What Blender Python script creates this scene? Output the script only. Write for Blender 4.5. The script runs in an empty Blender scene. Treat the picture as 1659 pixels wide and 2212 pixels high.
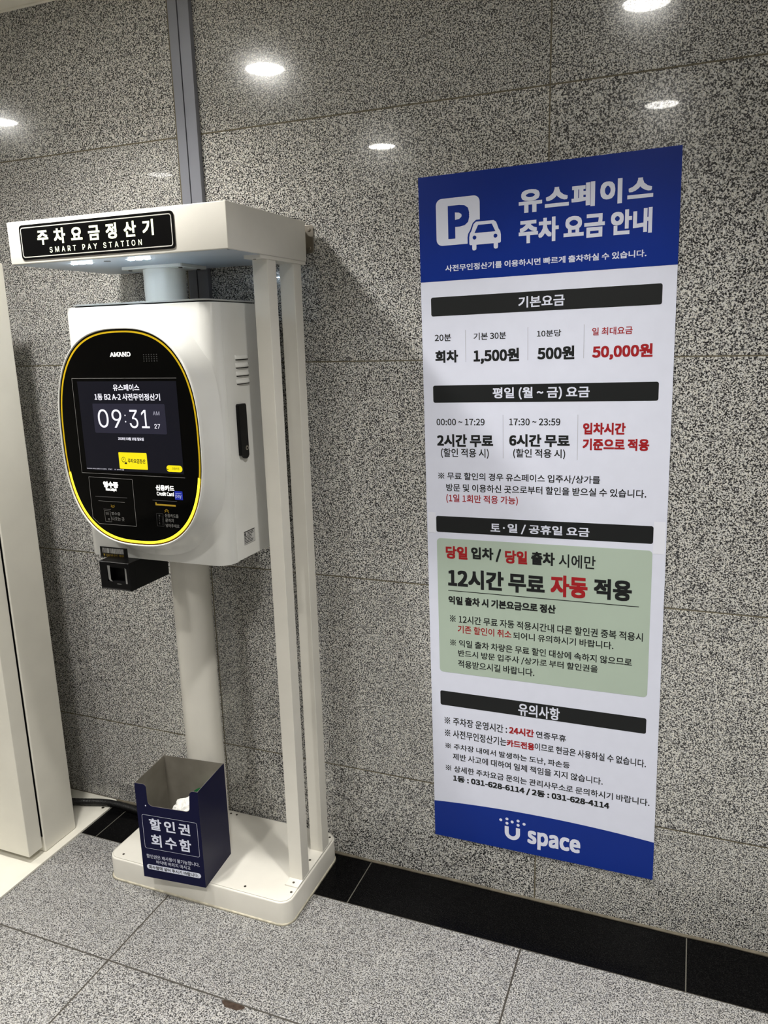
import bpy, bmesh, math, random
from mathutils import Vector, Matrix, noise

sc = bpy.context.scene
COL = sc.collection
random.seed(7)

# ------------------------------------------------------------------ camera
cam_d = bpy.data.cameras.new('camera')
cam = bpy.data.objects.new('camera', cam_d)
COL.objects.link(cam)
sc.camera = cam
cam_d.sensor_fit = 'VERTICAL'
cam_d.sensor_height = 36.0
cam_d.lens = 1670.81 * 36.0 / 2212.0
cam_d.clip_start = 0.02
_r = (0.93016897, 0.36617953, -0.02642434)
_u = (-0.05743624, 0.21623253, 0.97465100)
_f = (-0.36261103, 0.90507241, -0.22216476)
cam.matrix_world = Matrix(((_r[0], _u[0], -_f[0], 0.335562), (_r[1], _u[1], -_f[1], -1.904066),
                           (_r[2], _u[2], -_f[2], 1.570901), (0, 0, 0, 1)))
# ------------------------------------------------------------------ world, exposure
world = bpy.data.worlds.new('world')
sc.world = world
world.use_nodes = True
world.node_tree.nodes['Background'].inputs[0].default_value = (0.9, 0.95, 1.0, 1)
world.node_tree.nodes['Background'].inputs[1].default_value = 0.02
sc.view_settings.view_transform = 'Standard'
sc.view_settings.look = 'None'
sc.view_settings.gamma = 1.0
sc.view_settings.use_curve_mapping = False
sc.view_settings.exposure = 0.2
LAMP_STRENGTH = 55.0      # ceiling downlight diffusers
LAMP_COLOR = (1.0, 0.972, 0.918)
LED_STRENGTH = 150.0       # small cool LEDs under the canopy
SPOT_POWER = 135.0        # beam of each downlight
CEIL = 2.5

# ------------------------------------------------------------------ helpers
def srgb(r, g, b):
    f = lambda c: (c / 255 / 12.92) if c / 255 <= 0.04045 else ((c / 255 + 0.055) / 1.055) ** 2.4
    return (f(r), f(g), f(b), 1.0)

def new_mat(name):
    m = bpy.data.materials.new(name)
    m.use_nodes = True
    nt = m.node_tree
    return m, nt, nt.nodes['Principled BSDF']

def pm(name, col, rough=0.5, spec=0.5, metal=0.0, emit=None, estr=0.0, coat=0.0, bump=0.0, bscale=900.0, var=0.04, vscale=9.0):
    """painted / printed / metal surface with a faint procedural tone variation"""
    m, nt, p = new_mat(name)
    tc = nt.nodes.new('ShaderNodeTexCoord')
    n = nt.nodes.new('ShaderNodeTexNoise')
    n.inputs['Scale'].default_value = vscale
    n.inputs['Detail'].default_value = 4
    nt.links.new(tc.outputs['Object'], n.inputs['Vector'])
    r = nt.nodes.new('ShaderNodeValToRGB')
    c = col
    r.color_ramp.elements[0].position = 0.3
    r.color_ramp.elements[1].position = 0.7
    r.color_ramp.elements[0].color = (c[0] * (1 - var), c[1] * (1 - var), c[2] * (1 - var), 1)
    r.color_ramp.elements[1].color = (min(1, c[0] * (1 + var)), min(1, c[1] * (1 + var)), min(1, c[2] * (1 + var)), 1)
    nt.links.new(n.outputs['Fac'], r.inputs['Fac'])
    nt.links.new(r.outputs['Color'], p.inputs['Base Color'])
    p.inputs['Roughness'].default_value = rough
    p.inputs['Specular IOR Level'].default_value = spec
    p.inputs['Metallic'].default_value = metal
    p.inputs['Coat Weight'].default_value = coat
    p.inputs['Coat Roughness'].default_value = 0.04
    if emit:
        p.inputs['Emission Color'].default_value = emit
        p.inputs['Emission Strength'].default_value = estr
    if bump:
        b = nt.nodes.new('ShaderNodeBump')
        b.inputs['Strength'].default_value = bump
        b.inputs['Distance'].default_value = 0.0006
        n2 = nt.nodes.new('ShaderNodeTexNoise')
        n2.inputs['Scale'].default_value = bscale
        nt.links.new(tc.outputs['Object'], n2.inputs['Vector'])
        nt.links.new(n2.outputs['Fac'], b.inputs['Height'])
        nt.links.new(b.outputs['Normal'], p.inputs['Normal'])
    return m

class NB:
    """tiny node-graph builder"""
    def __init__(s, nt): s.nt = nt
    def n(s, t, **kw):
        x = s.nt.nodes.new(t)
        for k, v in kw.items():
            if hasattr(x, k): setattr(x, k, v)
            else: x.inputs[k].default_value = v
        return x
    def l(s, a, b): s.nt.links.new(a, b)
    def math(s, op, a, b=None, c=None):
        x = s.nt.nodes.new('ShaderNodeMath'); x.operation = op
        for i, v in enumerate((a, b, c)):
            if v is None: continue
            if isinstance(v, (int, float)): x.inputs[i].default_value = v
            else: s.l(v, x.inputs[i])
        return x.outputs[0]

def granite(name, ax_u, per_u, off_u, ax_v, per_v, off_v, jw, joint_col, ramp, rough=0.42, coat=0.5, bright=1.0, coat_rough=0.02, spec=0.5):
    m, nt, p = new_mat(name)
    g = NB(nt)
    geo = g.n('ShaderNodeNewGeometry')
    sep = g.n('ShaderNodeSeparateXYZ')
    g.l(geo.outputs['Position'], sep.inputs[0])
    def cell(ax, per, off):
        q = g.math('DIVIDE', g.math('SUBTRACT', sep.outputs[ax], off), per)
        fl = g.math('FLOOR', q)
        fr = g.math('SUBTRACT', q, fl)
        d = g.math('MULTIPLY', g.math('MINIMUM', fr, g.math('SUBTRACT', 1.0, fr)), per)   # metres to the nearest joint
        return fl, d
    iu, du = cell(ax_u, per_u, off_u)
    iv, dv = cell(ax_v, per_v, off_v)
    comb = g.n('ShaderNodeCombineXYZ')
    g.l(iu, comb.inputs[0]); g.l(iv, comb.inputs[1])
    wn = g.n('ShaderNodeTexWhiteNoise', noise_dimensions='3D')
    g.l(comb.outputs[0], wn.inputs['Vector'])
    sc_ = g.n('ShaderNodeVectorMath', operation='SCALE'); sc_.inputs['Scale'].default_value = 7.0
    g.l(wn.outputs['Color'], sc_.inputs[0])
    pos = g.n('ShaderNodeVectorMath', operation='ADD')
    g.l(geo.outputs['Position'], pos.inputs[0]); g.l(sc_.outputs[0], pos.inputs[1])
    n1 = g.n('ShaderNodeTexNoise', Scale=330.0, Detail=2.0, Roughness=0.6, Distortion=0.3)
    g.l(pos.outputs[0], n1.inputs['Vector'])
    vo = g.n('ShaderNodeTexVoronoi', Scale=390.0)
    g.l(pos.outputs[0], vo.inputs['Vector'])
    vsep = g.n('ShaderNodeSeparateColor')
    g.l(vo.outputs['Color'], vsep.inputs[0])
    v = g.math('ADD', n1.outputs['Fac'], g.math('MULTIPLY', g.math('SUBTRACT', vsep.outputs[0], 0.5), 0.17))
    n3 = g.n('ShaderNodeTexNoise', Scale=45.0, Detail=3.0)
    g.l(pos.outputs[0], n3.inputs['Vector'])
    v = g.math('ADD', v, g.math('MULTIPLY', g.math('SUBTRACT', n3.outputs['Fac'], 0.5), 0.06))
    cr = g.n('ShaderNodeValToRGB')
    els = cr.color_ramp.elements
    while len(els) < len(ramp): els.new(0.5)
    for e, (po, c) in zip(els, ramp):
        e.position = po; e.color = (c[0] * bright, c[1] * bright, c[2] * bright, 1)
    g.l(v, cr.inputs['Fac'])
    # warm and cool crystals
    mx = g.n('ShaderNodeMix', data_type='RGBA', blend_type='MULTIPLY'); mx.inputs['Factor'].default_value = 1.0
    tint = g.n('ShaderNodeValToRGB')
    tint.color_ramp.elements[0].color = (0.93, 0.945, 1.0, 1); tint.color_ramp.elements[1].color = (1.0, 0.98, 0.93, 1)
    g.l(vsep.outputs[1], tint.inputs['Fac'])
    g.l(cr.outputs['Color'], mx.inputs['A']); g.l(tint.outputs['Color'], mx.inputs['B'])
    # slab-to-slab tone and broad clouds
    n4 = g.n('ShaderNodeTexNoise', Scale=5.0, Detail=3.0)
    g.l(pos.outputs[0], n4.inputs['Vector'])
    tone = g.math('ADD', g.math('MULTIPLY', wn.outputs['Value'], 0.12), g.math('MULTIPLY', n4.outputs['Fac'], 0.22))
    tone = g.math('ADD', tone, 0.83)
    mt = g.n('ShaderNodeVectorMath', operation='SCALE')
    g.l(mx.outputs['Result'], mt.inputs[0]); g.l(tone, mt.inputs['Scale'])
    # joints
    dmin = g.math('MINIMUM', du, dv)
    j = g.math('LESS_THAN', dmin, jw / 2)
    mj = g.n('ShaderNodeMix', data_type='RGBA')
    g.l(j, mj.inputs['Factor']); g.l(mt.outputs[0], mj.inputs['A']); mj.inputs['B'].default_value = joint_col
    g.l(mj.outputs['Result'], p.inputs['Base Color'])
    p.inputs['Roughness'].default_value = rough
    p.inputs['Specular IOR Level'].default_value = spec
    nj = g.math('SUBTRACT', 1.0, j)
    # the polish is broken by the dark crystals
    pol = g.math('MULTIPLY', nj, g.math('ADD', g.math('MULTIPLY', g.math('POWER', vsep.outputs[2], 0.6), 0.95 * coat), 0.2 * coat))
    g.l(pol, p.inputs['Coat Weight'])
    p.inputs['Coat Roughness'].default_value = coat_rough
    b = g.n('ShaderNodeBump'); b.inputs['Strength'].default_value = 0.6; b.inputs['Distance'].default_value = 0.002
    h = g.math('MINIMUM', g.math('DIVIDE', dmin, jw), 1.0)
    g.l(h, b.inputs['Height']); g.l(b.outputs['Normal'], p.inputs['Normal'])
    return m

ROOTS = {}

class MB:
    """collects shapes (in world metres, or in a thing's own frame) into one mesh"""
    def __init__(s): s.v = []; s.f = []; s.mi = []; s.sm = []
    def add(s, verts, faces, mi=0, smooth=False):
        o = len(s.v)
        s.v += [tuple(x) for x in verts]
        s.f += [tuple(i + o for i in f) for f in faces]
        s.mi += [mi] * len(faces); s.sm += [smooth] * len(faces)
        return s
    def bm(s, bm, mi=0, smooth=False):
        bm.verts.index_update()
        s.add([v.co[:] for v in bm.verts], [[v.index for v in f.verts] for f in bm.faces], mi, smooth)
        bm.free(); return s
    def box(s, x0, x1, y0, y1, z0, z1, bev=0.0, seg=2, mi=0):
        bm = bmesh.new()
        bmesh.ops.create_cube(bm, size=1)
        for v in bm.verts:
            v.co = ((x0 + x1) / 2 + v.co.x * (x1 - x0), (y0 + y1) / 2 + v.co.y * (y1 - y0), (z0 + z1) / 2 + v.co.z * (z1 - z0))
        if bev:
            bmesh.ops.bevel(bm, geom=bm.edges[:], offset=bev, segments=seg, affect='EDGES', profile=0.5)
        return s.bm(bm, mi)
    def prism(s, pts, axis, a, b, bev=0.0, seg=2, mi=0, smooth=False):
        """closed 2D outline extruded from a to b along axis (x: (y,z), y: (x,z), z: (x,y))"""
        M = {'x': lambda p, t: (t, p[0], p[1]), 'y': lambda p, t: (p[0], t, p[1]), 'z': lambda p, t: (p[0], p[1], t)}[axis]
        bm = bmesh.new()
        A = [bm.verts.new(M(p, a)) for p in pts]; B = [bm.verts.new(M(p, b)) for p in pts]
        n = len(pts)
        bm.faces.new(A); bm.faces.new(B[::-1])
        for i in range(n): bm.faces.new((A[i], B[i], B[(i + 1) % n], A[(i + 1) % n]))
        bmesh.ops.recalc_face_normals(bm, faces=bm.faces[:])
        if bev:
            ed = [e for e in bm.edges if (e.verts[0] in A and e.verts[1] in A) or (e.verts[0] in B and e.verts[1] in B)]
            bmesh.ops.bevel(bm, geom=ed, offset=bev, segments=seg, affect='EDGES', profile=0.5)
        return s.bm(bm, mi, smooth)
    def flat(s, pts, fn, mi=0):
        """one flat polygon, fn maps (u,v) to a point"""
        return s.add([fn(*p) for p in pts], [list(range(len(pts)))], mi)
    def band(s, outer, inner, fn, mi=0):
        n = len(outer)
        return s.add([fn(*p) for p in outer] + [fn(*p) for p in inner],
                     [(i, (i + 1) % n, n + (i + 1) % n, n + i) for i in range(n)], mi)
    def loft(s, rings, closed=True, cap0=False, cap1=False, mi=0, smooth=True):
        n = len(rings[0]); v = [p for r in rings for p in r]; f = []
        for k in range(len(rings) - 1):
            for i in range(n if closed else n - 1):
                j = (i + 1) % n
                f.append((k * n + i, k * n + j, (k + 1) * n + j, (k + 1) * n + i))
        if cap0: f.append(tuple(range(n))[::-1])
        if cap1: f.append(tuple((len(rings) - 1) * n + i for i in range(n)))
        return s.add(v, f, mi, smooth)
    def cyl(s, c, r, a, b, axis='z', n=32, mi=0, bev=0.0):
        pts = [(c[0] + r * math.cos(2 * math.pi * i / n), c[1] + r * math.sin(2 * math.pi * i / n)) for i in range(n)]
        return s.prism(pts, axis, a, b, bev=bev, mi=mi)
    def build(s, name, mats, parent=None, root=None, local=False, fixn=False):
        """link as ONE object; root = the thing's empty whose frame the mesh is stored in"""
        me = bpy.data.meshes.new(name)
        V = s.v
        if root is not None and not local:
            inv = ROOTS[root.name].inverted()
            V = [tuple(inv @ Vector(v)) for v in V]
        me.from_pydata(V, [], s.f)
        for m in (mats if isinstance(mats, (list, tuple)) else [mats]): me.materials.append(m)
        me.polygons.foreach_set('material_index', s.mi)
        me.polygons.foreach_set('use_smooth', s.sm)
        if fixn:
            bm = bmesh.new(); bm.from_mesh(me)
            bmesh.ops.recalc_face_normals(bm, faces=bm.faces[:]); bm.to_mesh(me); bm.free()
        me.update()
        o = bpy.data.objects.new(name, me)
        COL.objects.link(o)
        if parent is not None: o.parent = parent
        return o

def tag(o, label=None, cat=None, group=None, kind=None):
    if label: o['label'] = label
    if cat: o['category'] = cat
    if group: o['group'] = group
    if kind: o['kind'] = kind
    return o

def thing(name, loc, label, cat, rz=0.0, group=None):
    o = bpy.data.objects.new(name, None)
    o.empty_display_size = 0.05
    COL.objects.link(o)
    o.location = loc; o.rotation_euler = (0, 0, rz)
    ROOTS[o.name] = Matrix.Translation(Vector(loc)) @ Matrix.Rotation(rz, 4, 'Z')
    return tag(o, label, cat, group)

def smooth_by_angle(o, deg=35):
    me = o.data
    me.polygons.foreach_set('use_smooth', [True] * len(me.polygons))
    me.set_sharp_from_angle(angle=math.radians(deg))
    return o

def rrect(x0, y0, x1, y1, r, n=6):
    out = []
    for cx, cy, a0 in ((x1 - r, y1 - r, 0), (x0 + r, y1 - r, 90), (x0 + r, y0 + r, 180), (x1 - r, y0 + r, 270)):
        for k in range(n + 1):
            a = math.radians(a0 + 90 * k / n)
            out.append((cx + r * math.cos(a), cy + r * math.sin(a)))
    return out

def rect(x0, y0, x1, y1): return [(x0, y0), (x1, y0), (x1, y1), (x0, y1)]

def circ(cx, cy, r, n=24): return [(cx + r * math.cos(2 * math.pi * i / n), cy + r * math.sin(2 * math.pi * i / n)) for i in range(n)]

def stroke(p, q, w):
    dx, dy = q[0] - p[0], q[1] - p[1]; L = math.hypot(dx, dy); nx, ny = -dy / L * w / 2, dx / L * w / 2
    return [(p[0] + nx, p[1] + ny), (p[0] - nx, p[1] - ny), (q[0] - nx, q[1] - ny), (q[0] + nx, q[1] + ny)]

# lettering: the built-in font, turned into filled outlines fitted to a box
_fc = bpy.data.curves.new('glyphs', 'FONT')
_fo = bpy.data.objects.new('glyphs', _fc)
COL.objects.link(_fo)
FONT = {}
try:                                               # fonts that come with Blender itself; the default font otherwise
    import os
    _fd = bpy.utils.system_resource('DATAFILES', path='fonts')
    for _k, _n in (('cjk', 'Noto Sans CJK Regular.woff2'), ('inter', 'Inter.woff2')):
        _p = os.path.join(_fd, _n)
        if os.path.exists(_p): FONT[_k] = bpy.data.fonts.load(_p)
except Exception:
    pass
def use_font(k):
    if k in FONT: _fc.font = FONT[k]
use_font('cjk')
def glyphs(txt, bold=0.0, spacing=1.0, res=3):
    _fc.body = txt
    _fc.size = 1.0
    _fc.offset = bold
    _fc.space_character = spacing
    _fc.resolution_u = res
    _fc.fill_mode = 'FRONT'
    bpy.context.view_layer.update()
    dg = bpy.context.evaluated_depsgraph_get()
    me = bpy.data.meshes.new_from_object(_fo.evaluated_get(dg))
    V = [(v.co.x, v.co.y) for v in me.vertices]
    F = [tuple(p.vertices) for p in me.polygons]
    bpy.data.meshes.remove(me)
    return V, F
BOLD = (0.0, 0.008, 0.014, 0.018, 0.0, 0.005, 0.011)     # stroke thickening, in ems
def letter(mb, txt, x0, y0, x1, y1, fn, bold=0, mi=0, spacing=1.0, keep=False):
    V, F = glyphs(txt, 0.0, spacing)
    r = BOLD[bold]
    ax = min(v[0] for v in V) - r; bx = max(v[0] for v in V) + r; ay = min(v[1] for v in V) - r; by = max(v[1] for v in V) + r
    sx = (x1 - x0) / (bx - ax); sy = (y1 - y0) / (by - ay)
    shifts = [(0.0, 0.0)] + ([(r * i, r * j) for i in (-1, 0, 1) for j in (-1, 0, 1) if i or j] if r > .006 else [(-r, -r), (r, r), (-r, r), (r, -r)] if r else [])
    for k, (dx, dy) in enumerate(shifts):             # thicker strokes: the outline laid out again, a hair apart
        pts = []
        for v in V:
            q = fn(x0 + (v[0] + dx - ax) * sx, y0 + (v[1] + dy - ay) * sy)
            pts.append((q[0], q[1] - 1.0e-5 * k, q[2]))
        mb.add(pts, F, mi)
def text_line(parent, root, mat, txt, x0, y0, x1, y1, fn, bold=0, spacing=1.0, name='lettering', local=False, font='cjk'):
    use_font(font)
    m = MB(); letter(m, txt, x0, y0, x1, y1, fn, bold, spacing=spacing)
    return m.build(name, mat, parent, root, local=local)

# ------------------------------------------------------------------ materials
WARM = (1.0, 0.97, 0.91, 1)
G_WALL = granite('granite_wall', 0, 1.0, 0.0, 2, 0.6, 0.3071, 0.0036, srgb(106, 100, 84),
                 [(0.385, (0.012, 0.012, 0.014)), (0.445, (0.06, 0.06, 0.062)), (0.485, (0.25, 0.248, 0.24)), (0.535, (0.50, 0.495, 0.47)), (0.64, (0.66, 0.655, 0.615))],
                 rough=0.17, coat=0.62, bright=1.1)
G_FLOOR = granite('granite_floor', 0, 1.0, 0.0, 1, 0.4032, -0.1892, 0.0045, srgb(62, 58, 52),
                  [(0.38, (0.015, 0.015, 0.017)), (0.44, (0.06, 0.06, 0.062)), (0.48, (0.20, 0.199, 0.195)), (0.53, (0.37, 0.367, 0.355)), (0.64, (0.46, 0.455, 0.44))],
                  rough=0.45, coat=0.12, coat_rough=0.15)
G_BLACK = granite('black_granite', 0, 0.8998, -0.4972, 1, 50.0, 20.0, 0.003, srgb(92, 90, 84),
                  [(0.38, (0.0015, 0.0015, 0.0018)), (0.5, (0.0025, 0.0025, 0.0026)), (0.72, (0.008, 0.008, 0.008))],
                  rough=0.22, coat=0.03, coat_rough=0.05, spec=0.05)
M_CEIL = pm('ceiling_paint', srgb(226, 222, 210), 0.8, 0.2)
M_PLASTER = pm('plaster', srgb(200, 197, 190), 0.8, 0.2)
M_CAULK = pm('caulk', srgb(98, 92, 80), 0.8, 0.2, var=0.25, vscale=40)
M_WHITE = pm('white_powder_coat', srgb(222, 219, 210), 0.34, 0.5, bump=0.25, bscale=700)
M_GLOSSW = pm('white_gloss_paint', srgb(218, 218, 214), 0.2, 0.5, coat=0.3)
M_CREAM = pm('cream_steel', srgb(220, 217, 206), 0.38, 0.5, bump=0.15, bscale=700)
M_BLACK = pm('black_plastic', srgb(4, 4, 5), 0.4, 0.25)
M_GLASS = pm('black_glass', srgb(3, 3, 3), 0.05, 0.35, var=0.0)
M_DARK = pm('dark_recess', srgb(8, 8, 10), 0.7, 0.2)
M_SCREW = pm('screw_steel', srgb(88, 82, 74), 0.4, 0.5, metal=0.8)
M_STEEL = pm('stainless', srgb(176, 170, 160), 0.3, 0.5, metal=1.0, var=0.1)
M_RAIL = pm('anodised_rail', srgb(132, 134, 144), 0.42, 0.5, metal=0.35)
M_RAILSIDE = pm('rail_groove', srgb(28, 28, 32), 0.5, 0.4)
M_INK = pm('black_ink', srgb(17, 20, 22), 0.5, 0.4, var=0.0)
M_RED = pm('red_ink', srgb(160, 20, 28), 0.5, 0.4, var=0.0)
M_PAPERW = pm('poster_white', srgb(222, 226, 243), 0.5, 0.3, var=0.015, vscale=25)
M_PRINTW = pm('print_white', srgb(222, 226, 243), 0.5, 0.3, var=0.01)
M_BLUE = pm('poster_blue', srgb(2, 42, 136), 0.36, 0.3, var=0.03)
M_GREEN = pm('poster_green', srgb(176, 192, 178), 0.5, 0.3, var=0.015)
M_DIV = pm('divider_grey', srgb(178, 180, 192), 0.5, 0.3, var=0.0)
M_TAPE = pm('frosted_tape', srgb(230, 233, 246), 0.35, 0.4, var=0.01)
M_NAVY = pm('navy_film', srgb(4, 6, 48), 0.36, 0.16, var=0.03)
M_BRUSH = pm('brushed_steel', srgb(142, 137, 127), 0.48, 0.5, metal=0.45, var=0.16, vscale=14)
M_LAMP = pm('lamp_diffuser', (1, 1, 1, 1), 0.5, 0.5, emit=(*LAMP_COLOR, 1), estr=LAMP_STRENGTH, var=0.0)
M_LAMPDIM = pm('dim_lamp_diffuser', (1, 1, 1, 1), 0.5, 0.5, emit=(*LAMP_COLOR, 1), estr=LAMP_STRENGTH * .2, var=0.0)
M_LED = pm('led', (1, 1, 1, 1), 0.4, 0.5, emit=(0.72, 0.86, 1.0, 1), estr=LED_STRENGTH, var=0.0)
M_SIGNTXT = pm('glow_lettering', srgb(235, 240, 205), 0.5, 0.3, emit=srgb(238, 244, 205), estr=0.75, var=0.0)
M_SILVER = pm('silver_line', srgb(186, 184, 178), 0.35, 0.5, var=0.0)
M_SCREEN = pm('lit_screen', srgb(12, 12, 18), 0.12, 0.4, emit=srgb(20, 20, 27), estr=0.7, var=0.0)
M_SCRBOX = pm('lit_screen_panel', srgb(12, 12, 18), 0.12, 0.4, emit=srgb(44, 43, 56), estr=0.8, var=0.0)
M_SCRTXT = pm('lit_screen_text', srgb(40, 40, 44), 0.2, 0.4, emit=srgb(246, 244, 255), estr=0.95, var=0.0)
M_SCRDIM = pm('lit_screen_dim_text', srgb(30, 30, 34), 0.2, 0.4, emit=srgb(165, 163, 178), estr=0.95, var=0.0)
M_SCRYEL = pm('lit_screen_yellow', srgb(40, 38, 4), 0.2, 0.4, emit=srgb(246, 226, 26), estr=0.95, var=0.0)
M_BACKLIT = pm('backlit_lettering', srgb(220, 220, 215), 0.4, 0.4, emit=srgb(255, 252, 244), estr=1.3, var=0.0)
M_FRAME = pm('grey_print', srgb(128, 128, 126), 0.4, 0.4, var=0.0)
M_FRAMED = pm('dim_grey_print', srgb(70, 70, 70), 0.4, 0.4, var=0.0)
M_GOLD = pm('gold_print', srgb(168, 138, 40), 0.4, 0.4, var=0.0)
M_RINGOFF = pm('yellow_ring', srgb(206, 172, 22), 0.35, 0.4, var=0.0)
M_RINGON = pm('lit_yellow_ring', srgb(220, 190, 20), 0.35, 0.4, emit=srgb(255, 238, 60), estr=1.2, var=0.0)
M_PAYBLUE = pm('pay_sticker_blue', srgb(24, 44, 176), 0.4, 0.4, var=0.0)
M_LABEL = pm('silver_label', srgb(188, 188, 186), 0.35, 0.5, var=0.02)
M_CRUMP = pm('white_paper', srgb(215, 214, 210), 0.8, 0.2, var=0.03)
M_CUPG = pm('green_card', srgb(22, 92, 48), 0.6, 0.3)
M_CUPW = pm('pale_card', srgb(196, 214, 198), 0.7, 0.3)
M_TUBE = pm('black_corrugated_plastic', srgb(14, 14, 15), 0.38, 0.5)
M_STAIN = pm('brown_stain', srgb(64, 52, 44), 0.8, 0.2, var=0.3, vscale=120)

# ------------------------------------------------------------------ the setting
X0, X1, Y0 = -4.3, 3.3, -5.6
o = MB().box(X0 - .1, X1 + .1, 0.0, 0.12, -0.1, CEIL + .1).build('wall_back', G_WALL); tag(o, 'speckled grey granite slab wall behind the pay station and the poster', kind='structure')
o = MB().box(X0 - .12, X0, Y0, 0.0, 0, CEIL).build('wall_left', M_PLASTER); tag(o, kind='structure')
o = MB().box(X1, X1 + .12, Y0, 0.0, 0, CEIL).build('wall_right', M_PLASTER); tag(o, kind='structure')
o = MB().box(X0 - .1, X1 + .1, Y0 - .12, Y0, 0, CEIL).build('wall_front', M_PLASTER); tag(o, kind='structure')
mb = MB().box(X0, X1, Y0, -0.1892, -0.08, 0.0)
st = [(-0.6155 + 0.029 * math.cos(a) * (1 + .25 * math.sin(3 * a)), -0.603 + 0.012 * math.sin(a) * (1 + .3 * math.cos(2 * a)), 0.0004) for a in [2 * math.pi * k / 20 for k in range(20)]]
mb.add(st, [list(range(20))], 1)
o = mb.build('floor', [G_FLOOR, M_STAIN]); tag(o, 'pale speckled granite floor slabs with dark joints', kind='structure')
o = MB().box(X0, X1, -0.1892, 0.0, -0.08, 0.0).build('trim_1', G_BLACK); tag(o, 'black polished granite border strip along the foot of the wall', kind='structure')
# caulk bead, a little uneven
bead = []
N = 160
for i in range(N + 1):
    x = X0 + (X1 - X0) * i / N
    w = 0.0065 + 0.003 * noise.noise(Vector((x * 9, 0, 3)))
    h = 0.006 + 0.003 * noise.noise(Vector((x * 7, 5, 0)))
    bead.append([(x, 0.0005, 0.0), (x, -w, 0.0002), (x, -w * .75, h * .7), (x, 0.0005, h)])
o = MB().loft(bead, closed=False).build('trim_2', M_CAULK, fixn=True); tag(o, 'dirty beige sealant bead between the wall and the black border', kind='structure')
o = MB().box(X0 - .1, X1 + .1, Y0 - .1, 0.0, CEIL, CEIL + .1).build('ceiling', M_CEIL); tag(o, 'off-white ceiling', kind='structure')
o = MB().box(X0, X1, -0.0105, 0.0, CEIL - 0.004, CEIL).build('trim_3', M_CEIL); tag(o, 'narrow white edge strip where the ceiling meets the wall', kind='structure')

# ceiling downlights (out of frame; two rows mirrored in the wall, the third added as fill)
DL = [(-1.1314, -0.7437, 'first row from the granite wall, above the pay station'), (0.145, -0.738, 'first row from the granite wall, above the poster'),
      (-2.463, -0.826, 'first row from the granite wall, left of the pay station'), (-1.1874, -2.003, 'second row from the granite wall, in front of the pay station'),
      (0.143, -1.876, 'second row from the granite wall, in front of the poster'), (-2.555, -2.023, 'second row from the granite wall, dimmer than the rest'),
      (-1.30, -3.45, 'unseen third row added as frontal fill, left'), (0.14, -3.1, 'unseen third row added as frontal fill, middle'), (1.43, -3.1, 'unseen third row added as frontal fill, right'),  # third row is added, to brighten the pole from the front
      (1.43, -0.75, 'first row from the granite wall, right of the poster'), (1.43, -1.9, 'second row from the granite wall, rightmost')]
lamp_d = bpy.data.lights.new('beam', 'SPOT')
lamp_d.energy = SPOT_POWER; lamp_d.color = LAMP_COLOR; lamp_d.spot_size = math.radians(140); lamp_d.spot_blend = 1.0; lamp_d.shadow_soft_size = 0.055
FACT = {0: (1.2, 1.25), 1: (0.6, 1.1), 2: (1.0, 0.9), 3: (1.0, 0.9), 4: (0.6, 1.3), 5: (0.3, 0.3), 6: (0.8, 0.8), 7: (0.6, 0.7), 8: (0.6, 0.7), 9: (0.6, 1.0), 10: (0.5, 0.5)}      # diffuser and beam strength of each lamp, tuned to balance the light
proto = None
def copy_thing(src, loc):
    c = src.copy(); COL.objects.link(c); c.location = loc
    for ch in src.children:
        d = ch.copy(); COL.objects.link(d); d.parent = c
        for gc in ch.children:
            e = gc.copy(); COL.objects.link(e); e.parent = d
    return c
for i, (x, y, w) in enumerate(DL):
    loc = (x, y, CEIL)
    if proto is None:
        proto = thing('ceiling_downlight', loc, '', 'ceiling light')
        ringo = circ(x, y, 0.083, 48)
        rings = [[(x + r * math.cos(2 * math.pi * k / 48), y + r * math.sin(2 * math.pi * k / 48), z) for k in range(48)]
                 for r, z in ((0.082, CEIL), (0.080, CEIL - .005), (0.070, CEIL - .0055), (0.0675, CEIL - .003), (0.0675, CEIL))]
        MB().loft(rings).build('trim_ring', M_GLOSSW, proto, proto, fixn=True)
        MB().cyl((x, y), 0.0672, CEIL - .003, CEIL - .0005, n=48).build('diffuser', M_LAMP, proto, proto)
        bo = bpy.data.objects.new('beam', lamp_d); COL.objects.link(bo); bo.parent = proto; bo.location = (0, 0, -0.004)
        t = proto
    else:
        t = copy_thing(proto, loc)
    kd, k_ = FACT[i]
    ld = lamp_d.copy(); ld.energy = SPOT_POWER * k_
    if i in (1, 4, 9, 10): ld.spot_size = math.radians(112)
    for ch in t.children:
        if ch.type == 'LIGHT': ch.data = ld
        elif ch.name.startswith('diffuser'):
            ch.data = ch.data.copy(); ch.data.materials[0] = M_LAMP.copy()
            ch.data.materials[0].node_tree.nodes['Principled BSDF'].inputs['Emission Strength'].default_value = LAMP_STRENGTH * kd
    tag(t, 'round glowing ceiling downlight, ' + w, 'ceiling light', 'ceiling downlights')

# ------------------------------------------------------------------ cable trunking on the wall, behind the canopy
RX0, RX1, RD = -0.987, -0.923, 0.0165
t = thing('cable_trunking', ((RX0 + RX1) / 2, 0, 1.2), 'grey aluminium cable trunking running up the granite wall behind the pay station canopy', 'cable trunking')
mb = MB().box(RX0, -0.9595, -RD, -0.0003, 1.2, CEIL - .004, .0006, 1)
mb.box(-0.9565, RX1, -RD, -0.0003, 1.2, CEIL - .004, .0006, 1)
mb.build('channel', M_RAIL, t, t)
MB().box(-0.9595, -0.9565, -RD + .006, -0.0003, 1.2, CEIL - .004).build('groove', M_RAILSIDE, t, t)

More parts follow.
